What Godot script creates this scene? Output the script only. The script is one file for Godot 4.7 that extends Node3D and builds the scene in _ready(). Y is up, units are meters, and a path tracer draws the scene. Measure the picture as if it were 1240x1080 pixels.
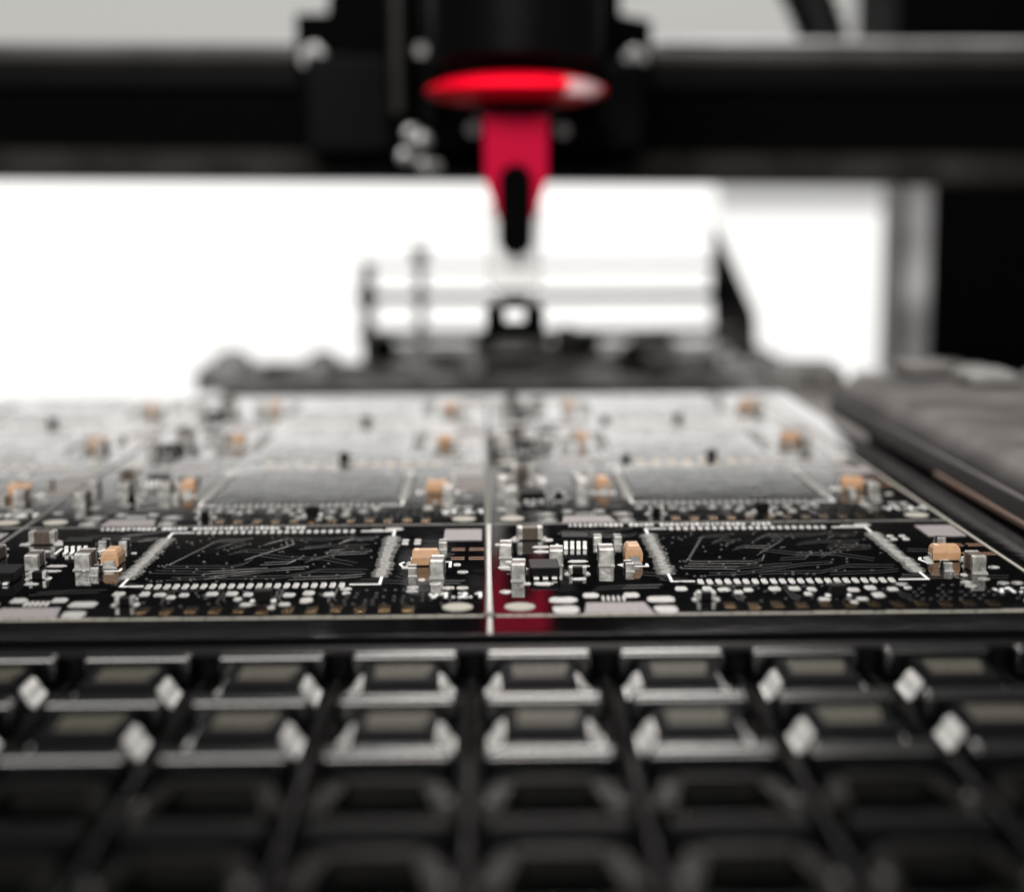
extends Node3D
# A populated circuit board panel in a pick and place machine. Lengths in the code are millimetres; heights are measured from the panel's top face.

const MM := 0.001
const BOARD_TOP := 50.0          # the panel's top face above the machine base
const EDGE := -76.7              # front edge of the first row of boards
const BOARD_W := 30.1
const BOARD_D := 23.5

var rng := RandomNumberGenerator.new()
var used := {}
var M := {}
var mound := []                  # unit solder paste mounds, shared


# ------------------------------------------------------------------ mesh building
class Shape:
	var v := PackedVector3Array()
	var n := PackedVector3Array()
	var uv := PackedVector2Array()
	var ix := PackedInt32Array()
	var at := Transform3D()

	func tri(a: Vector3, b: Vector3, c: Vector3, na: Vector3, nb := Vector3.INF, nc := Vector3.INF):
		var g := (b - a).cross(c - a)
		if nb == Vector3.INF:
			nb = na
			nc = na
		var s := v.size()
		for p in [a, b, c]:
			v.append(at * p)
			uv.append(Vector2(p.x, p.z))
		for q in [na, nb, nc]:
			n.append((at.basis * q).normalized())
		if g.dot(na + nb + nc) > 0.0:
			ix.append_array(PackedInt32Array([s, s + 2, s + 1]))
		else:
			ix.append_array(PackedInt32Array([s, s + 1, s + 2]))

	func quad(a: Vector3, b: Vector3, c: Vector3, d: Vector3, nn: Vector3):
		tri(a, b, c, nn)
		tri(a, c, d, nn)

	func flat(pts: Array, centre: Vector3):
		var nn: Vector3 = (pts[1] - pts[0]).cross(pts[2] - pts[0]).normalized()
		if nn.dot(pts[0] - centre) < 0.0:
			nn = -nn
		for k in range(1, pts.size() - 1):
			tri(pts[0], pts[k], pts[k + 1], nn)

	func box(c: Vector3, s: Vector3, b := 0.0):
		var h := s * 0.5
		if b <= 0.0:
			for ax in 3:
				for sg in [-1.0, 1.0]:
					var nn := Vector3.ZERO
					nn[ax] = sg
					var u := Vector3.ZERO
					var w := Vector3.ZERO
					u[(ax + 1) % 3] = h[(ax + 1) % 3]
					w[(ax + 2) % 3] = h[(ax + 2) % 3]
					var o := c + nn * h[ax]
					quad(o - u - w, o + u - w, o + u + w, o - u + w, nn)
			return
		b = minf(b, minf(h.x, minf(h.y, h.z)) * 0.95)
		var inner := h - Vector3(b, b, b)
		for ax in 3:
			var a1 := (ax + 1) % 3
			var a2 := (ax + 2) % 3
			for sg in [-1.0, 1.0]:
				var nn := Vector3.ZERO
				nn[ax] = sg
				var u := Vector3.ZERO
				var w := Vector3.ZERO
				u[a1] = inner[a1]
				w[a2] = inner[a2]
				var o := c + nn * h[ax]
				quad(o - u - w, o + u - w, o + u + w, o - u + w, nn)
			for s1 in [-1.0, 1.0]:
				for s2 in [-1.0, 1.0]:
					var n1 := Vector3.ZERO
					n1[a1] = s1
					var n2 := Vector3.ZERO
					n2[a2] = s2
					var l := Vector3.ZERO
					l[ax] = inner[ax]
					var p := Vector3.ZERO
					p[a1] = s1 * h[a1]
					p[a2] = s2 * inner[a2]
					var q := Vector3.ZERO
					q[a1] = s1 * inner[a1]
					q[a2] = s2 * h[a2]
					tri(c + p - l, c + p + l, c + q + l, n1, n1, n2)
					tri(c + p - l, c + q + l, c + q - l, n1, n2, n2)
		for sx in [-1.0, 1.0]:
			for sy in [-1.0, 1.0]:
				for sz in [-1.0, 1.0]:
					var s3 := Vector3(sx, sy, sz)
					var k := s3 * inner
					tri(c + k + Vector3(sx * b, 0, 0), c + k + Vector3(0, sy * b, 0), c + k + Vector3(0, 0, sz * b), Vector3(sx, 0, 0), Vector3(0, sy, 0), Vector3(0, 0, sz))

	# a block whose top is smaller than its base
	func taper(c: Vector3, base: Vector2, top: Vector2, h: float):
		var p := []
		for t in [[base, 0.0], [top, h]]:
			for q in [[-1, -1], [1, -1], [1, 1], [-1, 1]]:
				p.append(c + Vector3(q[0] * t[0].x * 0.5, t[1], q[1] * t[0].y * 0.5))
		var m := c + Vector3(0, h * 0.5, 0)
		flat([p[4], p[5], p[6], p[7]], m)
		flat([p[0], p[1], p[2], p[3]], m)
		for k in 4:
			flat([p[k], p[(k + 1) % 4], p[4 + (k + 1) % 4], p[4 + k]], m)

	# profile of (radius, height) pairs spun round y
	func lathe(c: Vector3, prof: Array, seg := 24, closed := true):
		for k in prof.size() - 1:
			var a: Vector2 = prof[k]
			var b: Vector2 = prof[k + 1]
			var d := b - a
			if d.length() < 1e-6:
				continue
			var pn := Vector2(d.y, -d.x).normalized()
			for s in seg:
				var t0 := TAU * s / seg
				var t1 := TAU * (s + 1) / seg
				var c0 := Vector3(cos(t0), 0, sin(t0))
				var c1 := Vector3(cos(t1), 0, sin(t1))
				var n0 := c0 * pn.x + Vector3(0, pn.y, 0)
				var n1 := c1 * pn.x + Vector3(0, pn.y, 0)
				var p00 := c + c0 * a.x + Vector3(0, a.y, 0)
				var p01 := c + c1 * a.x + Vector3(0, a.y, 0)
				var p10 := c + c0 * b.x + Vector3(0, b.y, 0)
				var p11 := c + c1 * b.x + Vector3(0, b.y, 0)
				if a.x > 1e-6:
					tri(p00, p01, p11, n0, n1, n1)
				if b.x > 1e-6:
					tri(p00, p11, p10, n0, n1, n0)

	func tube(path: Array, r: float, seg := 12, cap := true):
		var rings := []
		var up := Vector3(0.13, 0.97, 0.2)
		for k in path.size():
			var d: Vector3 = (path[mini(k + 1, path.size() - 1)] - path[maxi(k - 1, 0)]).normalized()
			var x := up.cross(d)
			if x.length() < 0.05:
				x = Vector3(1, 0, 0.1).cross(d)
			x = x.normalized()
			var y := d.cross(x)
			up = y
			var ring := []
			for s in seg:
				var t := TAU * s / seg
				ring.append([path[k] + (x * cos(t) + y * sin(t)) * r, x * cos(t) + y * sin(t)])
			rings.append(ring)
		for k in path.size() - 1:
			for s in seg:
				var a = rings[k][s]
				var b = rings[k][(s + 1) % seg]
				var c = rings[k + 1][(s + 1) % seg]
				var e = rings[k + 1][s]
				tri(a[0], b[0], c[0], a[1], b[1], c[1])
				tri(a[0], c[0], e[0], a[1], c[1], e[1])
		if cap:
			for end in [0, path.size() - 1]:
				var nn: Vector3 = (path[end] - path[1 if end == 0 else end - 1]).normalized()
				for s in seg:
					tri(path[end], rings[end][s][0], rings[end][(s + 1) % seg][0], nn)

	# outline in the xy plane, from z = -depth / 2 to depth / 2
	func prism(outline: PackedVector2Array, depth: float, z := 0.0):
		var id := Geometry2D.triangulate_polygon(outline)
		for k in range(0, id.size(), 3):
			for sg in [-1.0, 1.0]:
				var p := []
				for j in 3:
					p.append(Vector3(outline[id[k + j]].x, outline[id[k + j]].y, z + sg * depth * 0.5))
				tri(p[0], p[1], p[2], Vector3(0, 0, sg))
		var area := 0.0
		for k in outline.size():
			area += outline[k].cross(outline[(k + 1) % outline.size()])
		for k in outline.size():
			var a := outline[k]
			var b := outline[(k + 1) % outline.size()]
			var e := (b - a).normalized()
			var nn := Vector3(e.y, -e.x, 0) * signf(area)
			var f := Vector3(0, 0, depth * 0.5)
			var o := Vector3(0, 0, z)
			var a3 := Vector3(a.x, a.y, 0) + o
			var b3 := Vector3(b.x, b.y, 0) + o
			quad(a3 - f, b3 - f, b3 + f, a3 + f, nn)

	# a raised ribbon with sloped sides along a path on the board (x, z), y = its foot
	func ribbon(path: Array, width: float, y: float, high: float):
		var left := []
		var right := []
		for k in path.size():
			var p: Vector2 = path[k]
			var d0: Vector2 = (p - path[maxi(k - 1, 0)]).normalized() if k > 0 else (path[1] - p).normalized()
			var d1: Vector2 = (path[mini(k + 1, path.size() - 1)] - p).normalized() if k < path.size() - 1 else d0
			var d := (d0 + d1).normalized()
			var s := Vector2(-d.y, d.x) / maxf(0.5, d.dot(d1))
			left.append(s)
			right.append(-s)
		for k in path.size() - 1:
			var q := []
			for j in [k, k + 1]:
				for off in [[width * 0.5, 0.0], [width * 0.5 - high, high], [high - width * 0.5, high], [-width * 0.5, 0.0]]:
					var s: Vector2 = left[j] * off[0]
					q.append(Vector3(path[j].x + s.x, y + off[1], path[j].y + s.y))
			var mid: Vector3 = (q[0] + q[3] + q[4] + q[7]) * 0.25 - Vector3(0, 1, 0)
			for j in 3:
				flat([q[j], q[j + 1], q[j + 5], q[j + 4]], mid)

	func commit() -> ArrayMesh:
		var vv := PackedVector3Array()
		vv.resize(v.size())
		for k in v.size():
			vv[k] = v[k] * 0.001
		var arr := []
		arr.resize(Mesh.ARRAY_MAX)
		arr[Mesh.ARRAY_VERTEX] = vv
		arr[Mesh.ARRAY_NORMAL] = n
		arr[Mesh.ARRAY_TEX_UV] = uv
		arr[Mesh.ARRAY_INDEX] = ix
		var m := ArrayMesh.new()
		m.add_surface_from_arrays(Mesh.PRIMITIVE_TRIANGLES, arr)
		return m


func numbered(called: String) -> String:
	if not used.has(called):
		used[called] = 0
		return called
	used[called] += 1
	return "%s_%03d" % [called, used[called]]


func thing(called: String, label: String, category: String, at: Vector3, group := "", kind := "") -> Node3D:
	var o := Node3D.new()
	o.name = numbered(called)
	o.position = (at + Vector3(0, BOARD_TOP, 0)) * MM
	o.set_meta("label", label)
	o.set_meta("category", category)
	if group:
		o.set_meta("group", group)
	if kind:
		o.set_meta("kind", kind)
	add_child(o, true)
	return o


func put(called: String, mesh: Mesh, mat: Material, parent: Node, at := Vector3.ZERO, stuff := false) -> MeshInstance3D:
	var o := MeshInstance3D.new()
	var key := "%d/%s" % [parent.get_instance_id(), called]
	if used.has(key):
		used[key] += 1
		o.name = "%s_%03d" % [called, used[key]]
	else:
		used[key] = 0
		o.name = called
	o.mesh = mesh
	o.material_override = mat
	o.position = at * MM
	if stuff:
		o.set_meta("kind", "stuff")
	parent.add_child(o, true)
	return o


func part(called: String, s: Shape, mat: Material, parent: Node, at := Vector3.ZERO, stuff := false) -> MeshInstance3D:
	return put(called, s.commit(), mat, parent, at, stuff)


func block(called: String, c: Vector3, size: Vector3, bevel: float, mat: Material, parent: Node) -> MeshInstance3D:
	var s := Shape.new()
	s.box(Vector3.ZERO, size, bevel)
	return part(called, s, mat, parent, c)


# ------------------------------------------------------------------ materials
func noise_tex(freq: float, lo: float, hi: float, sd: int, normal := false, strength := 1.0, octaves := 4) -> NoiseTexture2D:
	var f := FastNoiseLite.new()
	f.seed = sd
	f.frequency = freq
	f.fractal_octaves = octaves
	var t := NoiseTexture2D.new()
	t.width = 256
	t.height = 256
	t.seamless = true
	t.noise = f
	if normal:
		t.as_normal_map = true
		t.bump_strength = strength
	else:
		var g := Gradient.new()
		g.set_color(0, Color(lo, lo, lo))
		g.set_color(1, Color(hi, hi, hi))
		t.color_ramp = g
	return t


func mat(lin: Color, rough: float, metal := 0.0, spec := 0.5) -> StandardMaterial3D:
	var m := StandardMaterial3D.new()
	m.albedo_color = lin.linear_to_srgb()
	m.roughness = rough
	m.metallic = metal
	m.metallic_specular = spec
	return m


func grain(m: StandardMaterial3D, tex: Texture2D, per_mm: float, rough_tex: Texture2D = null, bump: Texture2D = null, bump_scale := 1.0) -> StandardMaterial3D:
	m.uv1_triplanar = true
	m.uv1_world_triplanar = true
	m.uv1_scale = Vector3.ONE * per_mm * 1000.0
	if tex:
		m.albedo_texture = tex
	if rough_tex:
		m.roughness_texture = rough_tex
		m.roughness_texture_channel = BaseMaterial3D.TEXTURE_CHANNEL_RED
	if bump:
		m.normal_enabled = true
		m.normal_texture = bump
		m.normal_scale = bump_scale
	return m


func make_materials():
	var cloudy := noise_tex(0.012, 0.55, 1.0, 3)
	var fine := noise_tex(0.06, 0.5, 1.0, 5)
	var speck := noise_tex(0.2, 0.35, 1.0, 7, false, 1.0, 2)
	var rough_var := noise_tex(0.02, 0.6, 1.0, 9)
	var paste_speck := noise_tex(0.12, 0.6, 1.0, 17, false, 1.0, 2)
	var soft := noise_tex(0.03, 0.88, 1.0, 19)
	var bump := noise_tex(0.05, 0, 1, 11, true, 2.0)
	var bump_coarse := noise_tex(0.012, 0, 1, 13, true, 3.0, 3)
	M.mask = grain(mat(Color(0.003, 0.003, 0.0036), 0.07, 0.0, 0.5), null, 0.11, rough_var, bump_coarse, 0.035)
	M.mask_copper = mat(Color(0.04, 0.039, 0.038), 0.16, 0.0, 0.6)
	M.patch = grain(mat(Color(0.5, 0.46, 0.47), 0.6, 0.0, 0.5), speck, 0.16)
	M.fibre = grain(mat(Color(0.8, 0.76, 0.66), 0.7), speck, 0.8)
	M.score = grain(mat(Color(0.3, 0.29, 0.27), 0.6), speck, 0.5)
	M.groove = grain(mat(Color(0.9, 0.88, 0.86), 0.5), paste_speck, 0.2)
	M.silk = mat(Color(0.82, 0.82, 0.82), 0.6)
	M.paste = grain(mat(Color(0.6, 0.595, 0.58), 0.5, 0.12, 0.5), paste_speck, 0.5)
	M.paste_fine = grain(mat(Color(0.5, 0.495, 0.48), 0.55, 0.1, 0.5), paste_speck, 1.1)
	M.tin = grain(mat(Color(0.68, 0.67, 0.65), 0.42, 0.72), cloudy, 0.35, null, bump, 0.5)
	M.gold = mat(Color(0.62, 0.42, 0.22), 0.12, 1.0)
	M.ceramic = grain(mat(Color(0.11, 0.078, 0.056), 0.5), fine, 0.3)
	M.tan = grain(mat(Color(0.5, 0.29, 0.155), 0.5), soft, 0.2)
	M.tan_band = mat(Color(0.7, 0.46, 0.3), 0.55)
	M.epoxy = grain(mat(Color(0.006, 0.006, 0.0065), 0.5, 0.0, 0.2), fine, 0.4)
	M.lead = grain(mat(Color(0.8, 0.8, 0.79), 0.42, 0.5), null, 0.5, null, bump, 0.2)
	M.chip = grain(mat(Color(0.007, 0.0075, 0.009), 0.6, 0.0, 0.1), fine, 0.4)
	M.chip_print = grain(mat(Color(0.13, 0.118, 0.07), 0.6), speck, 0.35)
	M.tray = grain(mat(Color(0.0045, 0.0045, 0.005), 0.42, 0.0, 0.17), fine, 0.12, null, bump, 0.1)
	M.ledge = grain(mat(Color(0.007, 0.0069, 0.0066), 0.42, 0.0, 0.14), fine, 0.12, null, bump, 0.1)
	M.knob = mat(Color(0.02, 0.02, 0.019), 0.22, 0.0, 0.6)
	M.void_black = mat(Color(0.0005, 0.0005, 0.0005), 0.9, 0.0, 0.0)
	M.ridge = grain(mat(Color(0.0045, 0.0045, 0.005), 0.18, 0.0, 0.75), fine, 0.12, null, bump, 0.04)
	M.tray_floor = grain(mat(Color(0.002, 0.002, 0.002), 0.6, 0.0, 0.1), fine, 0.12)
	M.black = grain(mat(Color(0.0016, 0.0016, 0.0016), 0.6, 0.0, 0.1), fine, 0.05)
	M.black_gloss = mat(Color(0.0022, 0.0022, 0.0025), 0.35, 0.0, 0.16)
	M.dark_metal = grain(mat(Color(0.05, 0.047, 0.044), 0.45, 0.3, 0.4), cloudy, 0.01)
	M.rail_steel = grain(mat(Color(0.14, 0.14, 0.15), 0.35, 1.0), cloudy, 0.01)
	M.flange = grain(mat(Color(0.03, 0.028, 0.025), 0.5, 0.0, 0.2), cloudy, 0.02)
	M.steel = mat(Color(0.42, 0.42, 0.43), 0.3, 0.9)
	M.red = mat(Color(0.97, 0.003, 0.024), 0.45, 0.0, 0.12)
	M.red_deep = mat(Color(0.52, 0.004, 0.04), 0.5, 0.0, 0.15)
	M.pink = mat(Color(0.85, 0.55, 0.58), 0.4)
	M.clear = mat(Color(1, 1, 1), 0.05)
	M.clear.transparency = BaseMaterial3D.TRANSPARENCY_ALPHA
	M.clear.albedo_color.a = 0.42
	M.white = mat(Color(0.95, 0.95, 0.94), 0.4)
	M.white.backlight_enabled = true
	M.white.backlight = Color(0.8, 0.8, 0.8)
	M.hose = mat(Color(0.003, 0.003, 0.0034), 0.5, 0.0, 0.3)
	M.alu = grain(mat(Color(0.72, 0.72, 0.74), 0.5, 0.6), cloudy, 0.01)
	M.alu_dark = grain(mat(Color(0.17, 0.165, 0.17), 0.5, 0.3), cloudy, 0.01)
	M.paint = grain(mat(Color(0.2, 0.185, 0.18), 0.5), cloudy, 0.01)
	M.slab = grain(mat(Color(0.15, 0.14, 0.136), 0.6, 0.0, 0.3), cloudy, 0.02, null, bump_coarse, 0.12)
	M.paint_dark = grain(mat(Color(0.045, 0.038, 0.037), 0.55), cloudy, 0.02)
	M.brown = mat(Color(0.12, 0.072, 0.05), 0.65)
	M.copper = mat(Color(0.36, 0.2, 0.13), 0.5, 0.2)
	M.machine = grain(mat(Color(0.24, 0.235, 0.23), 0.5, 0.2), cloudy, 0.015)
	M.machine_light = grain(mat(Color(0.5, 0.5, 0.49), 0.5, 0.2), cloudy, 0.02)
	M.bed = grain(mat(Color(0.02, 0.02, 0.02), 0.6), fine, 0.02)
	M.base = grain(mat(Color(0.1, 0.1, 0.1), 0.6), cloudy, 0.005)
	M.wall = grain(mat(Color(0.05, 0.05, 0.05), 0.8), cloudy, 0.002)
	M.window = mat(Color(0.3, 0.3, 0.3), 0.5)
	M.window.emission_enabled = true
	M.window.emission = Color(1.0, 0.995, 0.985)
	M.window.emission_energy_multiplier = 0.95
	M.blind = mat(Color(0.25, 0.25, 0.245), 0.8)
	M.blind.emission_enabled = true
	M.blind.emission = Color(1.0, 1.0, 0.985)
	M.blind.emission_energy_multiplier = 0.3
	M.lamp = mat(Color(0.8, 0.8, 0.8), 0.5)
	M.lamp.emission_enabled = true
	M.lamp.emission = Color(1.0, 0.98, 0.95)
	M.lamp.emission_energy_multiplier = 2.0


# ------------------------------------------------------------------ components (each a Node3D at its foot, long side along x)
func holder(called: String, parent: Node) -> Node3D:
	var o := Node3D.new()
	var key := "%d/%s" % [parent.get_instance_id(), called]
	if used.has(key):
		used[key] += 1
		o.name = "%s_%03d" % [called, used[key]]
	else:
		used[key] = 0
		o.name = called
	parent.add_child(o, true)
	return o


func ceramic(parent: Node, l: float, w: float, h: float, body: Material, called := "ceramic_capacitor") -> Node3D:
	var o := holder(called, parent)
	var cap := l * 0.24
	block("body", Vector3(0, h * 0.5 + 0.02, 0), Vector3(l - cap * 1.6, h * 0.95, w * 0.95), 0.03, body, o)
	for sg in [-1.0, 1.0]:
		block("terminal", Vector3(sg * (l - cap) * 0.5, h * 0.5 + 0.03, 0), Vector3(cap, h, w), 0.09 * minf(1.0, h), M.tin, o)
		var f := Shape.new()                                   # the solder it sits in
		f.taper(Vector3(sg * (l * 0.5 + 0.06), 0.0, 0), Vector2(0.14 + 0.19 * l, w * 1.02), Vector2(0.1 * l, w * 0.9), 0.09 * h + 0.04)
		part("solder_fillet", f, M.paste, o)
	return o


func tantalum(parent: Node, l: float, w: float, h: float) -> Node3D:
	var o := holder("tantalum_capacitor", parent)
	var b := Shape.new()
	b.taper(Vector3(0, 0.06, 0), Vector2(l * 0.97, w * 0.97), Vector2(l, w), h * 0.5)
	b.taper(Vector3(0, 0.06 + h * 0.5, 0), Vector2(l, w), Vector2(l * 0.97, w * 0.86), h * 0.27)
	b.taper(Vector3(0, 0.06 + h * 0.77, 0), Vector2(l * 0.97, w * 0.86), Vector2(l * 0.84, w * 0.62), h * 0.19)
	part("body", b, M.tan, o)
	for sg in [-1.0, 1.0]:
		block("terminal", Vector3(sg * (l * 0.5 + 0.03), 0.22 * h, 0), Vector3(0.09, h * 0.42, w * 0.62), 0.02, M.tin, o)
		var f := Shape.new()
		f.taper(Vector3(sg * (l * 0.5 + 0.12), 0.0, 0), Vector2(0.42, w * 0.9), Vector2(0.18, w * 0.7), 0.1)
		part("solder_fillet", f, M.paste, o)
	block("polarity_band", Vector3(-l * 0.32, 0.06 + h * 0.965, 0), Vector3(l * 0.14, 0.012, w * 0.6), 0.0, M.tan_band, o)
	return o


func small_chip(parent: Node) -> Node3D:
	var o := holder("eight_lead_chip", parent)
	block("body", Vector3(0, 0.36, 0), Vector3(1.65, 0.58, 1.35), 0.06, M.epoxy, o)
	for k in 4:
		for sg in [-1.0, 1.0]:
			var x := -0.57 + 0.38 * k
			var s := Shape.new()
			s.box(Vector3(x, 0.34, sg * 0.76), Vector3(0.24, 0.09, 0.2), 0.02)
			s.box(Vector3(x, 0.19, sg * 0.88), Vector3(0.24, 0.36, 0.09), 0.02)
			s.box(Vector3(x, 0.045, sg * 1.15), Vector3(0.24, 0.09, 0.56), 0.02)
			part("lead", s, M.lead, o)
	return o


func driver_chip(parent: Node) -> Node3D:
	var o := holder("black_power_chip", parent)
	block("body", Vector3(0, 0.33, 0), Vector3(1.65, 0.58, 2.3), 0.06, M.epoxy, o)
	for k in 3:
		for sg in [-1.0, 1.0]:
			block("lead", Vector3(-0.5 + 0.5 * k, 0.08, sg * 1.3), Vector3(0.3, 0.1, 0.5), 0.02, M.lead, o)
	return o


func mini_part(parent: Node) -> Node3D:
	var o := holder("black_transistor", parent)
	block("body", Vector3(0, 0.36, 0), Vector3(0.85, 0.62, 0.75), 0.05, M.epoxy, o)
	for sg in [-1.0, 1.0]:
		block("lead", Vector3(sg * 0.52, 0.07, 0.1), Vector3(0.3, 0.09, 0.3), 0.02, M.lead, o)
	return o


# ------------------------------------------------------------------ one board
func unit_mound(k: int) -> ArrayMesh:
	var r := RandomNumberGenerator.new()
	r.seed = 100 + k
	var g := 6
	var hgt := []
	for i in g + 1:
		var line := []
		for j in g + 1:
			var a := 2.0 * i / g - 1.0
			var b := 2.0 * j / g - 1.0
			var e := 1.0 - maxf(pow(absf(a), 4.0), pow(absf(b), 4.0))
			var p := Vector3(a * 0.5, 0, b * 0.5)
			if i == 0 or j == 0 or i == g or j == g:
				p += Vector3(r.randf_range(-0.04, 0.04), 0, r.randf_range(-0.04, 0.04))
				if (i == 0 or i == g) and (j == 0 or j == g):
					p *= 0.86
			else:
				p.y = pow(maxf(e, 0.0), 0.5) * r.randf_range(0.66, 1.0)
			line.append(p)
		hgt.append(line)
	var s := Shape.new()
	var nrm := func(i: int, j: int) -> Vector3:
		var dx: Vector3 = hgt[mini(i + 1, g)][j] - hgt[maxi(i - 1, 0)][j]
		var dz: Vector3 = hgt[i][mini(j + 1, g)] - hgt[i][maxi(j - 1, 0)]
		dx.y *= 0.25
		dz.y *= 0.25
		return dz.cross(dx).normalized()
	for i in g:
		for j in g:
			s.tri(hgt[i][j], hgt[i + 1][j], hgt[i + 1][j + 1], nrm.call(i, j), nrm.call(i + 1, j), nrm.call(i + 1, j + 1))
			s.tri(hgt[i][j], hgt[i + 1][j + 1], hgt[i][j + 1], nrm.call(i, j), nrm.call(i + 1, j + 1), nrm.call(i, j + 1))
	return s.commit()


# [u, w, width, depth, height] of every paste pad; u from the board's left edge, w from its front edge
func pad_list() -> Array:
	var p := []
	for k in 22:                                                     # rows in front of and behind the big chip's place
		p.append([11.6 + 0.5 * k, 6.85, 0.33, 0.95, 0.13])
		p.append([11.7 + 0.465 * k, 21.5, 0.31, 0.62, 0.12])
	p.append_array([
		[23.0, 21.65, 0.95, 0.6, 0.1], [24.1, 22.1, 1.3, 0.6, 0.1],
		[1.55, 18.25, 0.6, 0.6, 0.1], [3.75, 18.25, 0.6, 0.6, 0.1], [3.2, 16.2, 1.25, 0.45, 0.1], [3.2, 14.9, 1.15, 0.5, 0.1],
		[5.2, 12.2, 1.35, 0.5, 0.1], [5.2, 10.9, 1.4, 0.45, 0.1], [3.0, 6.7, 1.2, 0.5, 0.12], [2.1, 6.75, 0.5, 0.35, 0.1], [5.0, 7.75, 0.9, 0.35, 0.1],
		[6.6, 15.2, 0.35, 0.6, 0.08], [7.3, 14.2, 0.5, 0.35, 0.08], [8.9, 15.5, 0.4, 0.4, 0.08], [0.9, 10.8, 0.8, 0.5, 0.1], [0.7, 17.0, 0.7, 0.4, 0.1],
		[3.9, 3.1, 1.65, 1.25, 0.12], [3.95, 1.1, 1.5, 1.6, 0.12], [5.4, 4.0, 0.95, 1.0, 0.12], [7.55, 4.0, 0.95, 1.0, 0.12], [9.0, 3.05, 1.65, 1.25, 0.12], [9.05, 1.0, 1.35, 1.5, 0.12],
		[10.35, 5.3, 0.75, 0.9, 0.12], [11.25, 4.0, 0.85, 0.9, 0.13], [11.75, 5.2, 0.6, 1.0, 0.13], [12.6, 5.0, 0.75, 0.7, 0.12], [13.3, 4.4, 0.55, 0.6, 0.12],
		[15.35, 5.1, 0.75, 0.8, 0.12], [16.4, 5.1, 0.75, 0.8, 0.12], [17.3, 4.9, 0.6, 0.7, 0.13], [16.9, 3.9, 0.5, 0.6, 0.12], [19.5, 4.7, 0.75, 0.8, 0.12],
		[20.5, 5.1, 0.7, 0.9, 0.13], [20.55, 3.5, 0.75, 1.1, 0.13], [21.6, 4.75, 0.7, 0.7, 0.12], [22.5, 5.0, 0.5, 0.5, 0.1], [17.5, 2.7, 0.7, 0.55, 0.12], [19.5, 2.7, 0.7, 0.5, 0.12], [18.9, 2.0, 0.5, 0.4, 0.12],
		[25.0, 18.5, 0.5, 0.5, 0.1], [25.75, 18.5, 0.5, 0.5, 0.1], [25.0, 17.6, 0.5, 0.5, 0.1], [25.75, 17.6, 0.5, 0.5, 0.1], [25.35, 11.0, 0.5, 0.5, 0.1], [26.4, 7.9, 0.45, 0.5, 0.1], [28.3, 11.6, 0.5, 0.6, 0.1],
		[13.9, 4.9, 0.6, 0.7, 0.12], [1.3, 12.2, 0.7, 0.5, 0.1], [2.0, 10.4, 0.6, 0.4, 0.1],
	])
	for k in p.size():
		if k >= 44:
			p[k][2] *= 0.86
			p[k][3] *= 0.86
		p[k][4] *= 0.8
	for k in 5:
		p.append([6.0 + 0.27 * k, 3.3, 0.15, 0.9, 0.1])
	return p


func side_pads() -> Array:
	var p := []
	for k in 25:
		p.append([10.0 + rng.randf_range(-0.08, 0.08), 8.9 + 0.44 * k, rng.randf_range(0.95, 1.25), 0.27, 0.1])
		p.append([24.1 + rng.randf_range(-0.08, 0.08), 8.9 + 0.44 * k, rng.randf_range(0.95, 1.25), 0.27, 0.1])
	return p


func joined_pads(list: Array) -> ArrayMesh:
	var st := SurfaceTool.new()
	for k in list.size():
		var q = list[k]
		st.append_from(mound[k % mound.size()], 0, Transform3D(Basis.from_scale(Vector3(q[2], q[4], q[3])), Vector3(q[0], 0.0, -q[1]) * MM))
	return st.commit()


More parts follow.
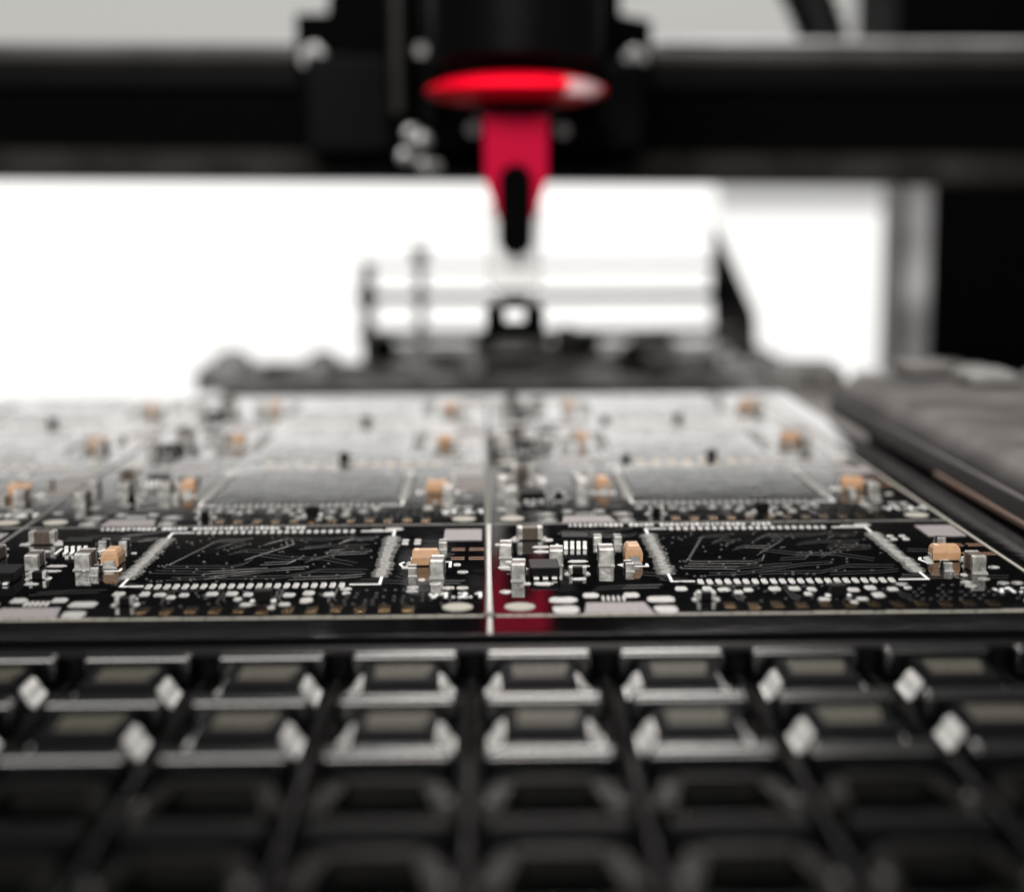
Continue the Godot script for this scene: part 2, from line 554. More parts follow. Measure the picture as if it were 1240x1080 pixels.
func trace_bundles() -> Array:
	var out := []
	var bundle := func(pts: Array, count: int, gap: float) -> Shape:
		var s := Shape.new()
		for k in mini(count, 2):
			var path := []
			for q in pts:
				path.append(Vector2(q[0], -q[1] - 0.62 * k) + Vector2(gap * 0.9 * k, 0))
			s.ribbon(path, 0.085, 0.0, 0.013)
		return s
	# routed under the big chip's place, as the photograph shows them
	for b in [
		[[[11.4, 11.6], [13.2, 18.6], [15.0, 18.9]], 2, 0.28], [[[11.5, 11.4], [15.2, 11.3], [15.9, 12.0], [16.1, 13.0]], 3, 0.2],
		[[[10.9, 10.2], [14.0, 9.9], [15.4, 10.3], [17.2, 10.7]], 2, 0.3], [[[12.2, 8.4], [14.3, 8.6], [18.0, 10.6], [19.6, 11.0]], 4, 0.22],
		[[[15.8, 13.4], [17.9, 17.2], [17.6, 18.6]], 3, 0.3], [[[16.2, 14.6], [18.1, 13.5], [20.4, 13.3], [22.3, 11.7]], 4, 0.25],
		[[[16.3, 17.4], [17.3, 18.9], [20.0, 18.8], [21.6, 19.6]], 4, 0.24], [[[18.7, 16.2], [20.2, 16.9], [22.6, 16.8]], 3, 0.28],
		[[[15.1, 8.6], [18.6, 8.7], [20.4, 10.2], [23.0, 10.0]], 3, 0.25], [[[14.6, 14.9], [15.3, 15.6], [16.9, 15.4]], 2, 0.3],
		[[[19.4, 12.6], [20.9, 14.6], [22.9, 14.9]], 3, 0.26], [[[19.0, 8.3], [21.9, 8.6], [23.0, 9.0]], 5, 0.2],
		[[[13.6, 16.7], [14.3, 17.7], [15.1, 17.2], [14.5, 16.5]], 2, 0.22], [[[16.9, 12.1], [18.4, 12.3], [18.8, 13.1]], 3, 0.2],
		[[[20.9, 17.8], [21.5, 18.8], [23.0, 18.9]], 3, 0.22], [[[20.3, 15.3], [21.2, 15.6], [22.7, 15.4]], 2, 0.25],
	]:
		out.append(bundle.call(b[0], b[1], b[2]))
	# fan-out behind and beside it
	for b in [
		[[[4.4, 20.3], [7.0, 20.2], [9.0, 21.6], [9.6, 22.6]], 4, 0.24], [[[6.2, 19.2], [8.4, 19.0], [9.2, 19.4]], 5, 0.22],
		[[[9.4, 7.5], [12.2, 6.0], [14.6, 5.9]], 3, 0.2], [[[24.9, 14.2], [26.3, 14.0], [27.9, 13.9]], 3, 0.22], [[[24.9, 8.9], [25.7, 8.0], [26.2, 6.6]], 3, 0.24],
		[[[8.2, 8.9], [9.4, 8.3], [9.7, 7.4]], 3, 0.24], [[[1.0, 9.2], [3.2, 9.4], [5.2, 9.2]], 3, 0.25], [[[12.4, 22.3], [17.0, 22.4], [21.0, 22.3]], 2, 0.25],
		[[[5.6, 5.2], [7.2, 5.6], [9.2, 5.7]], 2, 0.28], [[[22.8, 7.6], [25.0, 7.2], [28.6, 7.1]], 3, 0.24],
	]:
		out.append(bundle.call(b[0], b[1], b[2]))
	for k in 4:                                                      # short runs towards the front edge
		out.append(bundle.call([[13.0 + 2.9 * k, 5.6], [13.0 + 2.9 * k, 3.2], [13.3 + 2.9 * k, 2.6]], 2, 0.25))
	return out


func build_board(parent: Node, near: bool, shared: Dictionary) -> Node3D:
	var o := put("circuit_board", shared.slab, M.mask, parent)
	for k in shared.traces.size():
		if near:
			put("copper_trace", shared.traces[k], M.mask_copper, o)
	if not near:
		put("copper_trace", shared.all_traces, M.mask_copper, o, Vector3.ZERO, true)
	put("silkscreen_outline", shared.silk, M.silk, o)
	if near:
		for k in shared.pads.size():
			var q = shared.pads[k]
			var pm := put("solder_pad", mound[k % mound.size()], M.paste, o, Vector3(q[0], 0.0, -q[1]))
			pm.scale = Vector3(q[2], q[4], q[3])
	else:
		put("solder_pad", shared.all_pads, M.paste, o, Vector3.ZERO, true)
	put("fine_pitch_pad", shared.side, M.paste_fine, o, Vector3.ZERO, true)
	for q in shared.gold:
		if near:
			put("gold_pad", shared.gold_mesh, M.gold, o, Vector3(q[0], 0.0, -q[1]))
	if not near:
		put("gold_pad", shared.all_gold, M.gold, o, Vector3.ZERO, true)
	put("shield_patch", shared.usb_patch, M.patch, o)
	put("shield_patch", shared.chip_patch, M.patch, o)
	for q in [[1.6, 1.75], [28.5, 1.8]]:
		put("corner_pad", shared.disc, M.fibre, o, Vector3(q[0], 0, -q[1]))
	for q in [[26.0, 6.15], [26.0, 5.3], [27.95, 5.9], [28.7, 5.9], [28.65, 9.7], [27.2, 6.9], [22.4, 5.9], [0.9, 4.9]]:
		put("test_ring", shared.ring, M.tin, o, Vector3(q[0], 0, -q[1]))
	put("via_dots", shared.vias, M.mask_copper, o, Vector3.ZERO, true)
	put("edge_marks", shared.stitch, M.silk, o, Vector3.ZERO, true)
	put("thin_copper_line", shared.pair, M.copper, o)
	var t := put("version_text", shared.text, M.silk, o, Vector3(26.9, 0.012, -4.3))
	t.rotation.x = -PI / 2
	t.scale = Vector3(0.68, 0.95, 0.62)
	return o


func populate(panel: Node, x: float, z: float, y: float, near: bool):
	var spot := func(o: Node3D, u: float, w: float, turned := false):
		if not near and not o.name.begins_with("tantalum") and not o.name.begins_with("black_tr") and rng.randf() < 0.16:
			panel.remove_child(o)
			o.free()
			return
		o.position = Vector3(x + u + rng.randf_range(-0.07, 0.07), y + 0.01, z - w + rng.randf_range(-0.07, 0.07)) * MM
		o.rotation.y = (PI / 2 if turned else 0.0) + rng.randf_range(-0.06, 0.06)
	spot.call(ceramic(panel, 1.65, 0.85, 0.8, M.ceramic), 2.65, 18.5)
	spot.call(ceramic(panel, 1.7, 0.94, 0.9, M.ceramic), 6.85, 12.0, true)
	spot.call(ceramic(panel, 1.6, 0.84, 0.82, M.ceramic), 3.9, 12.1, true)
	spot.call(ceramic(panel, 1.6, 0.78, 0.72, M.ceramic), 1.1, 14.2, true)
	spot.call(ceramic(panel, 1.6, 0.82, 0.9, M.ceramic), 1.7, 8.3, true)
	spot.call(ceramic(panel, 1.6, 0.84, 0.96, M.ceramic), 27.3, 9.05, true)
	spot.call(tantalum(panel, 1.75, 1.02, 0.92), 8.35, 12.5, true)
	spot.call(tantalum(panel, 1.6, 1.05, 0.86), 26.45, 11.8)
	spot.call(small_chip(panel), 5.35, 16.7)
	spot.call(driver_chip(panel), 3.15, 9.0)
	spot.call(mini_part(panel), 18.4, 3.3)
	for q in [[7.95, 10.1, true], [25.85, 9.4, true], [27.4, 16.2, true], [6.75, 17.3, true], [7.9, 17.3, true], [5.0, 9.0, false], [11.3, 2.9, false]]:
		spot.call(ceramic(panel, 1.0, 0.5, 0.42, M.epoxy, "chip_resistor"), q[0], q[1], q[2])


func make_panel():
	var th := 1.6
	var panel := thing("circuit_board_panel", "glossy black panel of populated circuit boards with white break lines, lying in the machine", "circuit board", Vector3(0, -th, EDGE))
	for k in 8:
		mound.append(unit_mound(k))
	var sh := {}
	var s := Shape.new()
	s.box(Vector3(BOARD_W * 0.5, -0.35, -BOARD_D * 0.5), Vector3(BOARD_W - 0.34, 0.7, BOARD_D - 0.34), 0.05)
	sh.slab = s.commit()
	sh.pads = pad_list()
	sh.all_pads = joined_pads(sh.pads)
	sh.side = joined_pads(side_pads())
	sh.traces = []
	var all := SurfaceTool.new()
	for b in trace_bundles():
		var m: ArrayMesh = b.commit()
		sh.traces.append(m)
		all.append_from(m, 0, Transform3D())
	sh.all_traces = all.commit()
	s = Shape.new()
	for line in [[[10.05, 9.0], [10.05, 7.0], [11.3, 7.0]], [[22.5, 7.0], [24.15, 7.0], [24.15, 8.7]], [[10.05, 19.6], [10.05, 21.5], [11.4, 21.5]], [[22.0, 21.5], [24.15, 21.5], [24.15, 19.7]],
			[[7.1, 10.7], [6.9, 13.2]], [[7.75, 11.4], [7.5, 11.2], [7.75, 10.8], [9.1, 10.8], [9.1, 11.4]], [[25.2, 12.4], [25.0, 11.9], [25.2, 11.2], [25.5, 10.9]], [[4.2, 17.0], [4.2, 15.4]], [[6.6, 16.0], [6.9, 16.6]], [[27.9, 10.9], [27.9, 12.4], [27.6, 12.4]]]:
		var path := []
		for q in line:
			path.append(Vector2(q[0], -q[1]))
		s.ribbon(path, 0.17, 0.001, 0.02)
	sh.silk = s.commit()
	s = Shape.new()
	s.box(Vector3(0, 0.012, 0), Vector3(0.55, 0.03, 1.1), 0.01)
	sh.gold_mesh = s.commit()
	sh.gold = []
	for k in 12:
		sh.gold.append([12.4 + 1.235 * k, 1.7 if k % 2 == 0 else 1.55])
	var ag := SurfaceTool.new()
	for q in sh.gold:
		ag.append_from(sh.gold_mesh, 0, Transform3D(Basis(), Vector3(q[0], 0, -q[1]) * MM))
	sh.all_gold = ag.commit()
	s = Shape.new()
	s.at = Transform3D(Basis(Vector3.RIGHT, -PI / 2), Vector3(0, 0.02, 0))
	s.prism(PackedVector2Array([Vector2(4.85, 0.25), Vector2(8.35, 0.25), Vector2(8.05, 2.35), Vector2(5.05, 2.35)]), 0.04)
	sh.usb_patch = s.commit()
	s = Shape.new()
	s.at = Transform3D(Basis(Vector3.RIGHT, -PI / 2), Vector3(0, 0.02, 0))
	s.prism(PackedVector2Array([Vector2(27.35, 18.3), Vector2(29.7, 18.3), Vector2(29.7, 21.7), Vector2(27.35, 21.7)]), 0.04)
	sh.chip_patch = s.commit()
	s = Shape.new()
	s.lathe(Vector3.ZERO, [Vector2(0.8, 0.0), Vector2(0.78, 0.03), Vector2(0.6, 0.045), Vector2(0.0, 0.05)], 28)
	sh.disc = s.commit()
	s = Shape.new()
	s.lathe(Vector3.ZERO, [Vector2(0.34, 0.0), Vector2(0.31, 0.04), Vector2(0.2, 0.04), Vector2(0.17, 0.005), Vector2(0.0, 0.005)], 20)
	sh.ring = s.commit()
	s = Shape.new()
	for a in 13:
		for b in 5:
			if rng.randf() < 0.72:
				s.lathe(Vector3(22.6 + 0.5 * a + rng.randf_range(-0.06, 0.06), 0, -(2.6 + 0.75 * b)), [Vector2(0.11, 0.0), Vector2(0.09, 0.03), Vector2(0.0, 0.035)], 8)
	for k in 90:
		s.lathe(Vector3(rng.randf_range(10.6, 23.4), 0, -rng.randf_range(8, 20.6)), [Vector2(0.1, 0.0), Vector2(0.08, 0.035), Vector2(0.0, 0.04)], 8)
	for k in 40:
		s.lathe(Vector3(rng.randf_range(11.0, 22.0), 0, -rng.randf_range(2.4, 6.0)), [Vector2(0.1, 0.0), Vector2(0.08, 0.03), Vector2(0.0, 0.035)], 8)
	sh.vias = s.commit()
	s = Shape.new()
	var u := 5.3
	while u < 18.4:
		if rng.randf() < 0.9:
			s.box(Vector3(u, 0.012, -22.75 + rng.randf_range(-0.06, 0.06)), Vector3(rng.randf_range(0.14, 0.26), 0.024, rng.randf_range(0.3, 0.62)), 0.0)
		u += 0.33
	sh.stitch = s.commit()
	s = Shape.new()
	for w in [13.05, 15.55]:
		for q in [[27.9, 28.7], [28.95, 29.85]]:
			s.ribbon([Vector2(q[0], -w), Vector2(q[1], -w)], 0.08, 0.001, 0.02)
			s.ribbon([Vector2(q[0], -w - 0.5), Vector2(q[1], -w - 0.5)], 0.06, 0.001, 0.02)
	sh.pair = s.commit()
	var tm := TextMesh.new()
	tm.text = "v1.2.1"
	tm.font = SystemFont.new()
	tm.font.font_names = PackedStringArray(["Droid Sans"])
	tm.font.font_weight = 700
	tm.font_size = 16
	tm.pixel_size = 0.0001
	tm.depth = 0.00004
	tm.horizontal_alignment = HORIZONTAL_ALIGNMENT_LEFT
	tm.vertical_alignment = VERTICAL_ALIGNMENT_CENTER
	sh.text = tm

	# the fibre core under the mask, seen in the break lines, and the rails round the boards
	block("fibre_core", Vector3(-15.0, th - 1.0, -47.2), Vector3(96.2, 1.1, 101.2), 0.02, M.fibre, panel)
	block("front_rail", Vector3(-15.0, th - 0.5, 1.85), Vector3(96.6, 1.0, 3.34), 0.02, M.mask, panel)
	block("rear_rail", Vector3(-15.0, th - 0.5, -95.5), Vector3(96.6, 1.0, 2.6), 0.08, M.mask, panel)
	block("side_rail", Vector3(31.72, th - 0.5, -47.0), Vector3(2.86, 1.0, 93.7), 0.08, M.mask, panel)
	block("side_rail", Vector3(-61.9, th - 0.5, -47.0), Vector3(2.86, 1.0, 93.7), 0.08, M.mask, panel)
	for k in 4:                                                     # break lines: scored fibre, whiter at the near end of the middle one
		var x := -60.2 + 30.1 * k + (0.05 if k == 2 else 0.0)
		if k == 2:
			var b := Shape.new()
			b.tube([Vector3(0, 0, 3.4), Vector3(0, 0, 0.45)], 0.15, 10)
			part("break_line", b, M.groove, panel, Vector3(x, th - 0.09, 0))
			b = Shape.new()
			b.tube([Vector3(0, 0, -0.35), Vector3(-0.01, 0, -12), Vector3(0, 0, -23.2)], 0.17, 10)
			part("break_line", b, M.groove, panel, Vector3(x, th - 0.09, 0))
			b = Shape.new()
			b.lathe(Vector3.ZERO, [Vector2(0.34, 0), Vector2(0.3, 0.12), Vector2(0.16, 0.14), Vector2(0.12, 0.02), Vector2(0, 0.02)], 18)
			part("break_hole", b, M.dark_metal, panel, Vector3(x, th - 0.02, 0.05))
			b = Shape.new()
			b.tube([Vector3(0, 0, -23.8), Vector3(0, 0, -60), Vector3(0, 0, -94)], 0.1, 8)
			part("break_line", b, M.score, panel, Vector3(x, th - 0.09, 0))
			continue
		var b := Shape.new()
		b.tube([Vector3(0, 0, 3.4 if k == 1 else 0.0), Vector3(0, 0, -47), Vector3(0, 0, -94)], 0.11, 8)
		part("break_line", b, M.score if k < 3 else M.fibre, panel, Vector3(x, th - 0.06, 0))
	for k in 5:
		var b := Shape.new()
		var px := -60.0
		while px < 30.0:                                            # rough milled edge
			var l := rng.randf_range(0.5, 1.6)
			b.box(Vector3(px + l * 0.5, rng.randf_range(-0.02, 0.02), rng.randf_range(-0.03, 0.03)), Vector3(l, 0.22, 0.26), 0.06)
			px += l
		part("break_line", b, M.fibre if k == 0 else M.score, panel, Vector3(0, th - 0.09, -BOARD_D * k))

	for r in 4:
		for c in 3:
			var near: bool = r == 0 and c > 0
			var o := build_board(panel, near, sh)
			o.position = Vector3(-60.2 + BOARD_W * c, th, -BOARD_D * r) * MM
			populate(panel, -60.2 + BOARD_W * c, -BOARD_D * r, th, r == 0)
	return panel


# ------------------------------------------------------------------ the tray and the chips in it
const COL := 6.2
const ROW := 6.75
const COL0 := 2.3
const ROW0 := -68.1


func make_tray():
	var t := thing("component_tray", "black plastic waffle tray of pockets, blurred in front of the circuit boards", "tray", Vector3(0, -6.0, -46))
	var z := 46.0
	block("tray_base", Vector3(0, 2.2, 0), Vector3(86.0, 4.4, 53.2), 0.3, M.tray_floor, t)
	block("rear_rim", Vector3(0, 5.0, -26.1), Vector3(86.0, 1.5, 1.0), 0.3, M.tray, t)
	var ridge := Shape.new()
	ridge.box(Vector3.ZERO, Vector3(5.35, 1.7, 0.95), 0.4)
	var rm := ridge.commit()
	var bar := Shape.new()
	bar.box(Vector3.ZERO, Vector3(0.34, 1.0, 6.75), 0.14)
	var bm := bar.commit()
	# a horseshoe ledge round the black slot of an empty pocket
	var shelf := Shape.new()
	shelf.taper(Vector3(0, 0, -1.2), Vector2(4.0, 1.1), Vector2(3.0, 0.7), 0.85)
	for sg in [-1.0, 1.0]:
		var top := []
		var foot := []
		for q in [[1.25, -1.5], [2.0, -1.5], [2.75, 1.6], [1.95, 1.6]]:
			top.append(Vector3(sg * q[0], 0.75, q[1]))
			foot.append(Vector3(sg * (q[0] + (0.2 if q[0] > 1.97 else -0.2)), 0.0, q[1]))
		var mid: Vector3 = (top[0] + top[2] + foot[0] + foot[2]) * 0.25
		shelf.flat(top, mid)
		for k in 4:
			shelf.flat([foot[k], foot[(k + 1) % 4], top[(k + 1) % 4], top[k]], mid)
	var sm := shelf.commit()
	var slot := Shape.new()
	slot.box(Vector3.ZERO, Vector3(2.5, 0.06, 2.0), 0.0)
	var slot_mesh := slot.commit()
	var knob := Shape.new()
	knob.lathe(Vector3.ZERO, [Vector2(0.42, 0.0), Vector2(0.4, 0.7), Vector2(0.34, 0.95), Vector2(0.2, 1.1), Vector2(0.0, 1.15)], 14)
	var km := knob.commit()
	for r in 5:
		for c in range(-5, 6):
			var x := COL0 + COL * c
			var zc := ROW0 + ROW * r + z
			put("pocket_ridge", rm, M.ridge if r < 3 else M.tray, t, Vector3(x, 5.12 if r < 3 else 4.9, zc - ROW * 0.5 + 0.62))
			put("pocket_divider", bm, M.tray_floor if r < 2 else M.tray, t, Vector3(x - COL * 0.5, 4.85 if r > 1 else 4.25, zc + 0.4))
			if r > 1:
				put("pocket_ledge", sm, M.ledge, t, Vector3(x, 4.4, zc - 0.1))
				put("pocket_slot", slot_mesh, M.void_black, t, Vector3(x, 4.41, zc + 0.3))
				if rng.randf() < 0.7:
					put("corner_knob", km, M.knob, t, Vector3(x - 2.35, 4.4, zc + 1.7))
				if rng.randf() < 0.7:
					put("corner_knob", km, M.knob, t, Vector3(x + 2.35, 4.4, zc + 1.7))


func make_chips():
	var proto := thing("tray_chip", "", "chip", Vector3.ZERO, "chips waiting in the pockets of the black tray")
	var b := Shape.new()
	b.taper(Vector3(0, 0.3, 0), Vector2(3.4, 3.4), Vector2(3.5, 3.5), 0.45)
	b.taper(Vector3(0, 0.75, 0), Vector2(3.5, 3.5), Vector2(3.3, 3.35), 0.45)
	part("body", b, M.chip, proto)
	var pr := Shape.new()
	for k in 4:
		var x := -1.15
		while x < 1.1:
			var l := rng.randf_range(0.16, 0.3)
			pr.box(Vector3(x + l * 0.5, 1.205, -1.1 + 0.5 * k), Vector3(l, 0.012, 0.36), 0.0)
			x += l + 0.05
	part("printed_marking", pr, M.chip_print, proto)
	for sg in [-1.0, 1.0]:
		for k in 4:
			var s := Shape.new()
			var zz := -0.8 + 0.54 * k
			var path := [Vector3(sg * 1.66, 0.8, zz), Vector3(sg * 1.78, 0.79, zz), Vector3(sg * 1.9, 0.68, zz), Vector3(sg * 2.18, 0.22, zz), Vector3(sg * 2.28, 0.12, zz), Vector3(sg * 2.38, 0.1, zz)]
			for j in path.size() - 1:
				var d: Vector3 = path[j + 1] - path[j]
				var nn := Vector3(-d.y, d.x, 0).normalized() * 0.085
				var w := Vector3(0, 0, 0.185)
				var a: Vector3 = path[j]
				var e: Vector3 = path[j + 1]
				var m: Vector3 = (a + e) * 0.5
				s.flat([a + nn - w, e + nn - w, e + nn + w, a + nn + w], m)
				s.flat([a - nn - w, e - nn - w, e - nn + w, a - nn + w], m)
				s.flat([a + nn + w, e + nn + w, e - nn + w, a - nn + w], m)
				s.flat([a + nn - w, e + nn - w, e - nn - w, a - nn - w], m)
			part("lead", s, M.lead, proto)
	var first := true
	var ordinal := ["first", "second", "third", "fourth", "fifth", "sixth", "seventh", "eighth"]
	for r in 2:
		for c in range(-4, 4):
			var o := proto
			if not first:
				o = proto.duplicate()
				o.name = numbered("tray_chip")
				add_child(o, true)
			first = false
			o.position = Vector3(COL0 + COL * c + rng.randf_range(-0.1, 0.1), BOARD_TOP - 1.58, ROW0 + ROW * r + rng.randf_range(-0.1, 0.1)) * MM
			o.rotation.y = rng.randf_range(-0.03, 0.03)
			o.set_meta("label", "black eight-lead chip in the tray row %s, %s from left" % [["beside the boards", "nearer the viewer"][r], ordinal[c + 4]])


# ------------------------------------------------------------------ the machine behind
func socket_screw(parent: Node, called: String, at: Vector3, r: float):
	var s := Shape.new()
	s.at = Transform3D(Basis(Vector3.RIGHT, PI / 2), Vector3.ZERO)
	s.lathe(Vector3.ZERO, [Vector2(r, 0.0), Vector2(r, r * 0.8), Vector2(r * 0.86, r), Vector2(r * 0.5, r), Vector2(r * 0.5, r * 0.4), Vector2(0.0, r * 0.4)], 20)
	return part(called, s, M.steel, parent, at)


func make_gantry():
	var g := thing("gantry_beam", "black horizontal gantry beam crossing the machine behind the red nozzle", "gantry", Vector3(0, 25.0, -240))
	g.rotation.z = -0.008
	block("beam_web", Vector3(0, 9.0, 0), Vector3(420, 13.0, 16), 0.6, M.black, g)
	block("lower_flange", Vector3(0, 1.7, 2.5), Vector3(420, 4.4, 15), 0.5, M.flange, g)
	g.get_node("lower_flange").rotation.z = -0.003
	block("upper_band", Vector3(0, 14.4, 8.6), Vector3(420, 3.6, 2.0), 0.4, M.black_gloss, g)
	block("top_plate", Vector3(0, 17.1, 1.5), Vector3(420, 1.5, 19), 0.3, M.dark_metal, g)
	block("linear_rail", Vector3(0, 18.45, 3.5), Vector3(420, 1.1, 9), 0.3, M.rail_steel, g)
	block("rail_sheen_strip", Vector3(118, 19.4, 6.0), Vector3(186, 0.9, 6), 0.3, M.alu, g)  # added strip; its pale metal stands in for window sheen on the rail
	block("rail_groove", Vector3(0, 16.2, 9.9), Vector3(420, 0.5, 0.8), 0.1, M.dark_metal, g)


func make_head():
	var h := thing("placement_head", "black placement head with silver screws riding on the gantry beam", "machine head", Vector3(0, 25.2, -222))
	var o := PackedVector2Array([Vector2(-25.6, 5), Vector2(-21, 0), Vector2(18.4, 0), Vector2(22.8, 4.5), Vector2(22.8, 20.6), Vector2(18.6, 21.4), Vector2(18.6, 40), Vector2(-13.0, 40), Vector2(-21.2, 23.4), Vector2(-21.2, 21.7), Vector2(-25.6, 21.7)])
	var s := Shape.new()
	s.prism(o, 5.0)
	part("mounting_plate", s, M.black, h, Vector3(0, 0, 0))
	block("side_bracket", Vector3(-18.5, 9.5, 4.0), Vector3(11.5, 13.0, 3.2), 0.6, M.black_gloss, h)
	block("side_bracket", Vector3(18.6, 9.2, 4.0), Vector3(6.5, 12.0, 3.2), 0.6, M.black_gloss, h)
	s = Shape.new()
	s.lathe(Vector3.ZERO, [Vector2(0, 0), Vector2(9.2, 0), Vector2(9.75, 0.6), Vector2(9.75, 7.4), Vector2(9.5, 7.7), Vector2(9.5, 8.0), Vector2(9.75, 8.3), Vector2(9.75, 28), Vector2(0, 28)], 48)
	part("motor_housing", s, M.black_gloss, h, Vector3(3.6, 11.5, 39.0))
	block("motor_bracket", Vector3(4.1, 27.0, 17.0), Vector3(14.0, 20.0, 30.0), 0.6, M.black, h)
	s = Shape.new()
	s.tube([Vector3(0, 0, 0), Vector3(0, 14, 0), Vector3(0, 30, 0)], 1.05, 14)
	part("guide_rod", s, M.dark_metal, h, Vector3(-11.6, 8.0, 7.0))
	block("cable_duct", Vector3(-7.6, 18.0, 6.0), Vector3(2.2, 24.0, 3.0), 0.4, M.black_gloss, h)
	socket_screw(h, "socket_screw", Vector3(-23.2, 15.7, 2.5), 1.9)
	socket_screw(h, "socket_screw", Vector3(20.4, 15.2, 2.5), 1.8)
	socket_screw(h, "socket_screw", Vector3(-8.4, 16.2, 7.5), 0.9)
	block("lower_arm", Vector3(2.0, 4.6, 6.0), Vector3(30.0, 3.4, 4.5), 0.5, M.black, h)
	for q in [[-9.8, 5.3, 1.25], [-8.3, 4.4, 1.3], [-10.6, 2.4, 1.2], [-8.2, 1.2, 1.1], [-6.6, 1.0, 0.9]]:
		s = Shape.new()
		s.at = Transform3D(Basis(Vector3.RIGHT, PI / 2), Vector3.ZERO)
		s.lathe(Vector3.ZERO, [Vector2(q[2], 0), Vector2(q[2], 2.0), Vector2(q[2] * 0.8, 2.4), Vector2(q[2] * 0.55, 2.4), Vector2(q[2] * 0.55, 3.6), Vector2(0, 3.8)], 6)
		part("hose_fitting", s, M.steel, h, Vector3(q[0], q[1], 8.2))
	var lamp := block("lamp_panel", Vector3(8, 31, 52), Vector3(52, 16, 2), 0.3, M.lamp, h)
	lamp.rotation.x = 0.42
	for q in [[-1.6, 5.9], [10.4, 5.6]]:
		socket_screw(h, "pivot_pin", Vector3(q[0], q[1], 8.4), 0.9)


func make_nozzle():
	var n := thing("pickup_nozzle", "bright red pickup nozzle with flat red disc and black slot hanging over the boards", "nozzle", Vector3(3.47, 6.1, -183))
	n.scale = Vector3.ONE * 0.867
	var s := Shape.new()
	s.lathe(Vector3.ZERO, [Vector2(0, -1.3), Vector2(8.4, -1.3), Vector2(10.4, -0.85), Vector2(11.6, -0.3), Vector2(11.95, 0.1), Vector2(11.6, 0.55), Vector2(9.6, 1.5), Vector2(6.0, 2.3), Vector2(0, 2.5)], 64)
	var d := part("red_disc", s, M.red, n, Vector3(0.1, 31.7, 0))
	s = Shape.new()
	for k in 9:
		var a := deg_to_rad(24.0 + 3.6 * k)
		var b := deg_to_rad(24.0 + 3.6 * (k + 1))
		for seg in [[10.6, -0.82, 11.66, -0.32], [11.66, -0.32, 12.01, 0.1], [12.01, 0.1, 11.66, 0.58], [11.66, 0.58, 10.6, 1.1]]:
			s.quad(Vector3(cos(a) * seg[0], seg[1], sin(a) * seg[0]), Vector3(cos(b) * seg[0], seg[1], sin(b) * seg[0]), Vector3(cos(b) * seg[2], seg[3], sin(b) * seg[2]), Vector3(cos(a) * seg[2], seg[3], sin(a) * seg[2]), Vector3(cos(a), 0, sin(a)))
	part("pale_rim_patch", s, M.pink, d)  # pale pink patch round part of the disc's rim
	s = Shape.new()
	s.lathe(Vector3.ZERO, [Vector2(2.6, 0), Vector2(5.2, 0), Vector2(5.2, 2.6), Vector2(0, 2.6)], 32)
	part("neck", s, M.black_gloss, n, Vector3(0, 28.8, 0))
	s = Shape.new()
	s.prism(PackedVector2Array([Vector2(-4.2, 28.8), Vector2(-4.1, 20.6), Vector2(-3.0, 17.4), Vector2(-2.5, 15.4), Vector2(2.5, 15.4), Vector2(3.0, 17.4), Vector2(4.1, 20.6), Vector2(4.2, 28.8)]), 3.0, 1.8)
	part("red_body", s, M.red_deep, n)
	s = Shape.new()
	var cap := PackedVector2Array()
	for k in 13:
		var a := PI * k / 12.0
		cap.append(Vector2(cos(a) * 2.15, 20.2 + sin(a) * 2.15))
	for k in 13:
		var a := PI + PI * k / 12.0
		cap.append(Vector2(cos(a) * 2.15, 12.6 + sin(a) * 2.15))
	s.prism(cap, 3.6, 2.1)
	part("black_slot", s, M.black, n, Vector3(-0.05, 0, 0))
	block("white_shaft", Vector3(-0.2, 11.6, -1.4), Vector3(7.2, 11.4, 3.2), 0.5, M.clear, n)
	s = Shape.new()
	s.box(Vector3(0, 0.5, 0), Vector3(7.8, 1.9, 4.2), 0.15)
	s.box(Vector3(-2.6, 2.4, 0), Vector3(2.5, 2.6, 4.0), 0.15)
	s.box(Vector3(2.6, 2.4, 0), Vector3(2.5, 2.6, 4.0), 0.15)
	s.box(Vector3(0, 4.4, 0), Vector3(3.4, 1.9, 3.8), 0.15)
	part("gripper_tip", s, M.black, n, Vector3(-0.2, 0, 0))
	for sg in [-1.0, 1.0]:
		block("clamp", Vector3(sg * 2.6 - 0.2, 4.55, 0.4), Vector3(1.3, 1.7, 3.4), 0.2, M.steel, n)


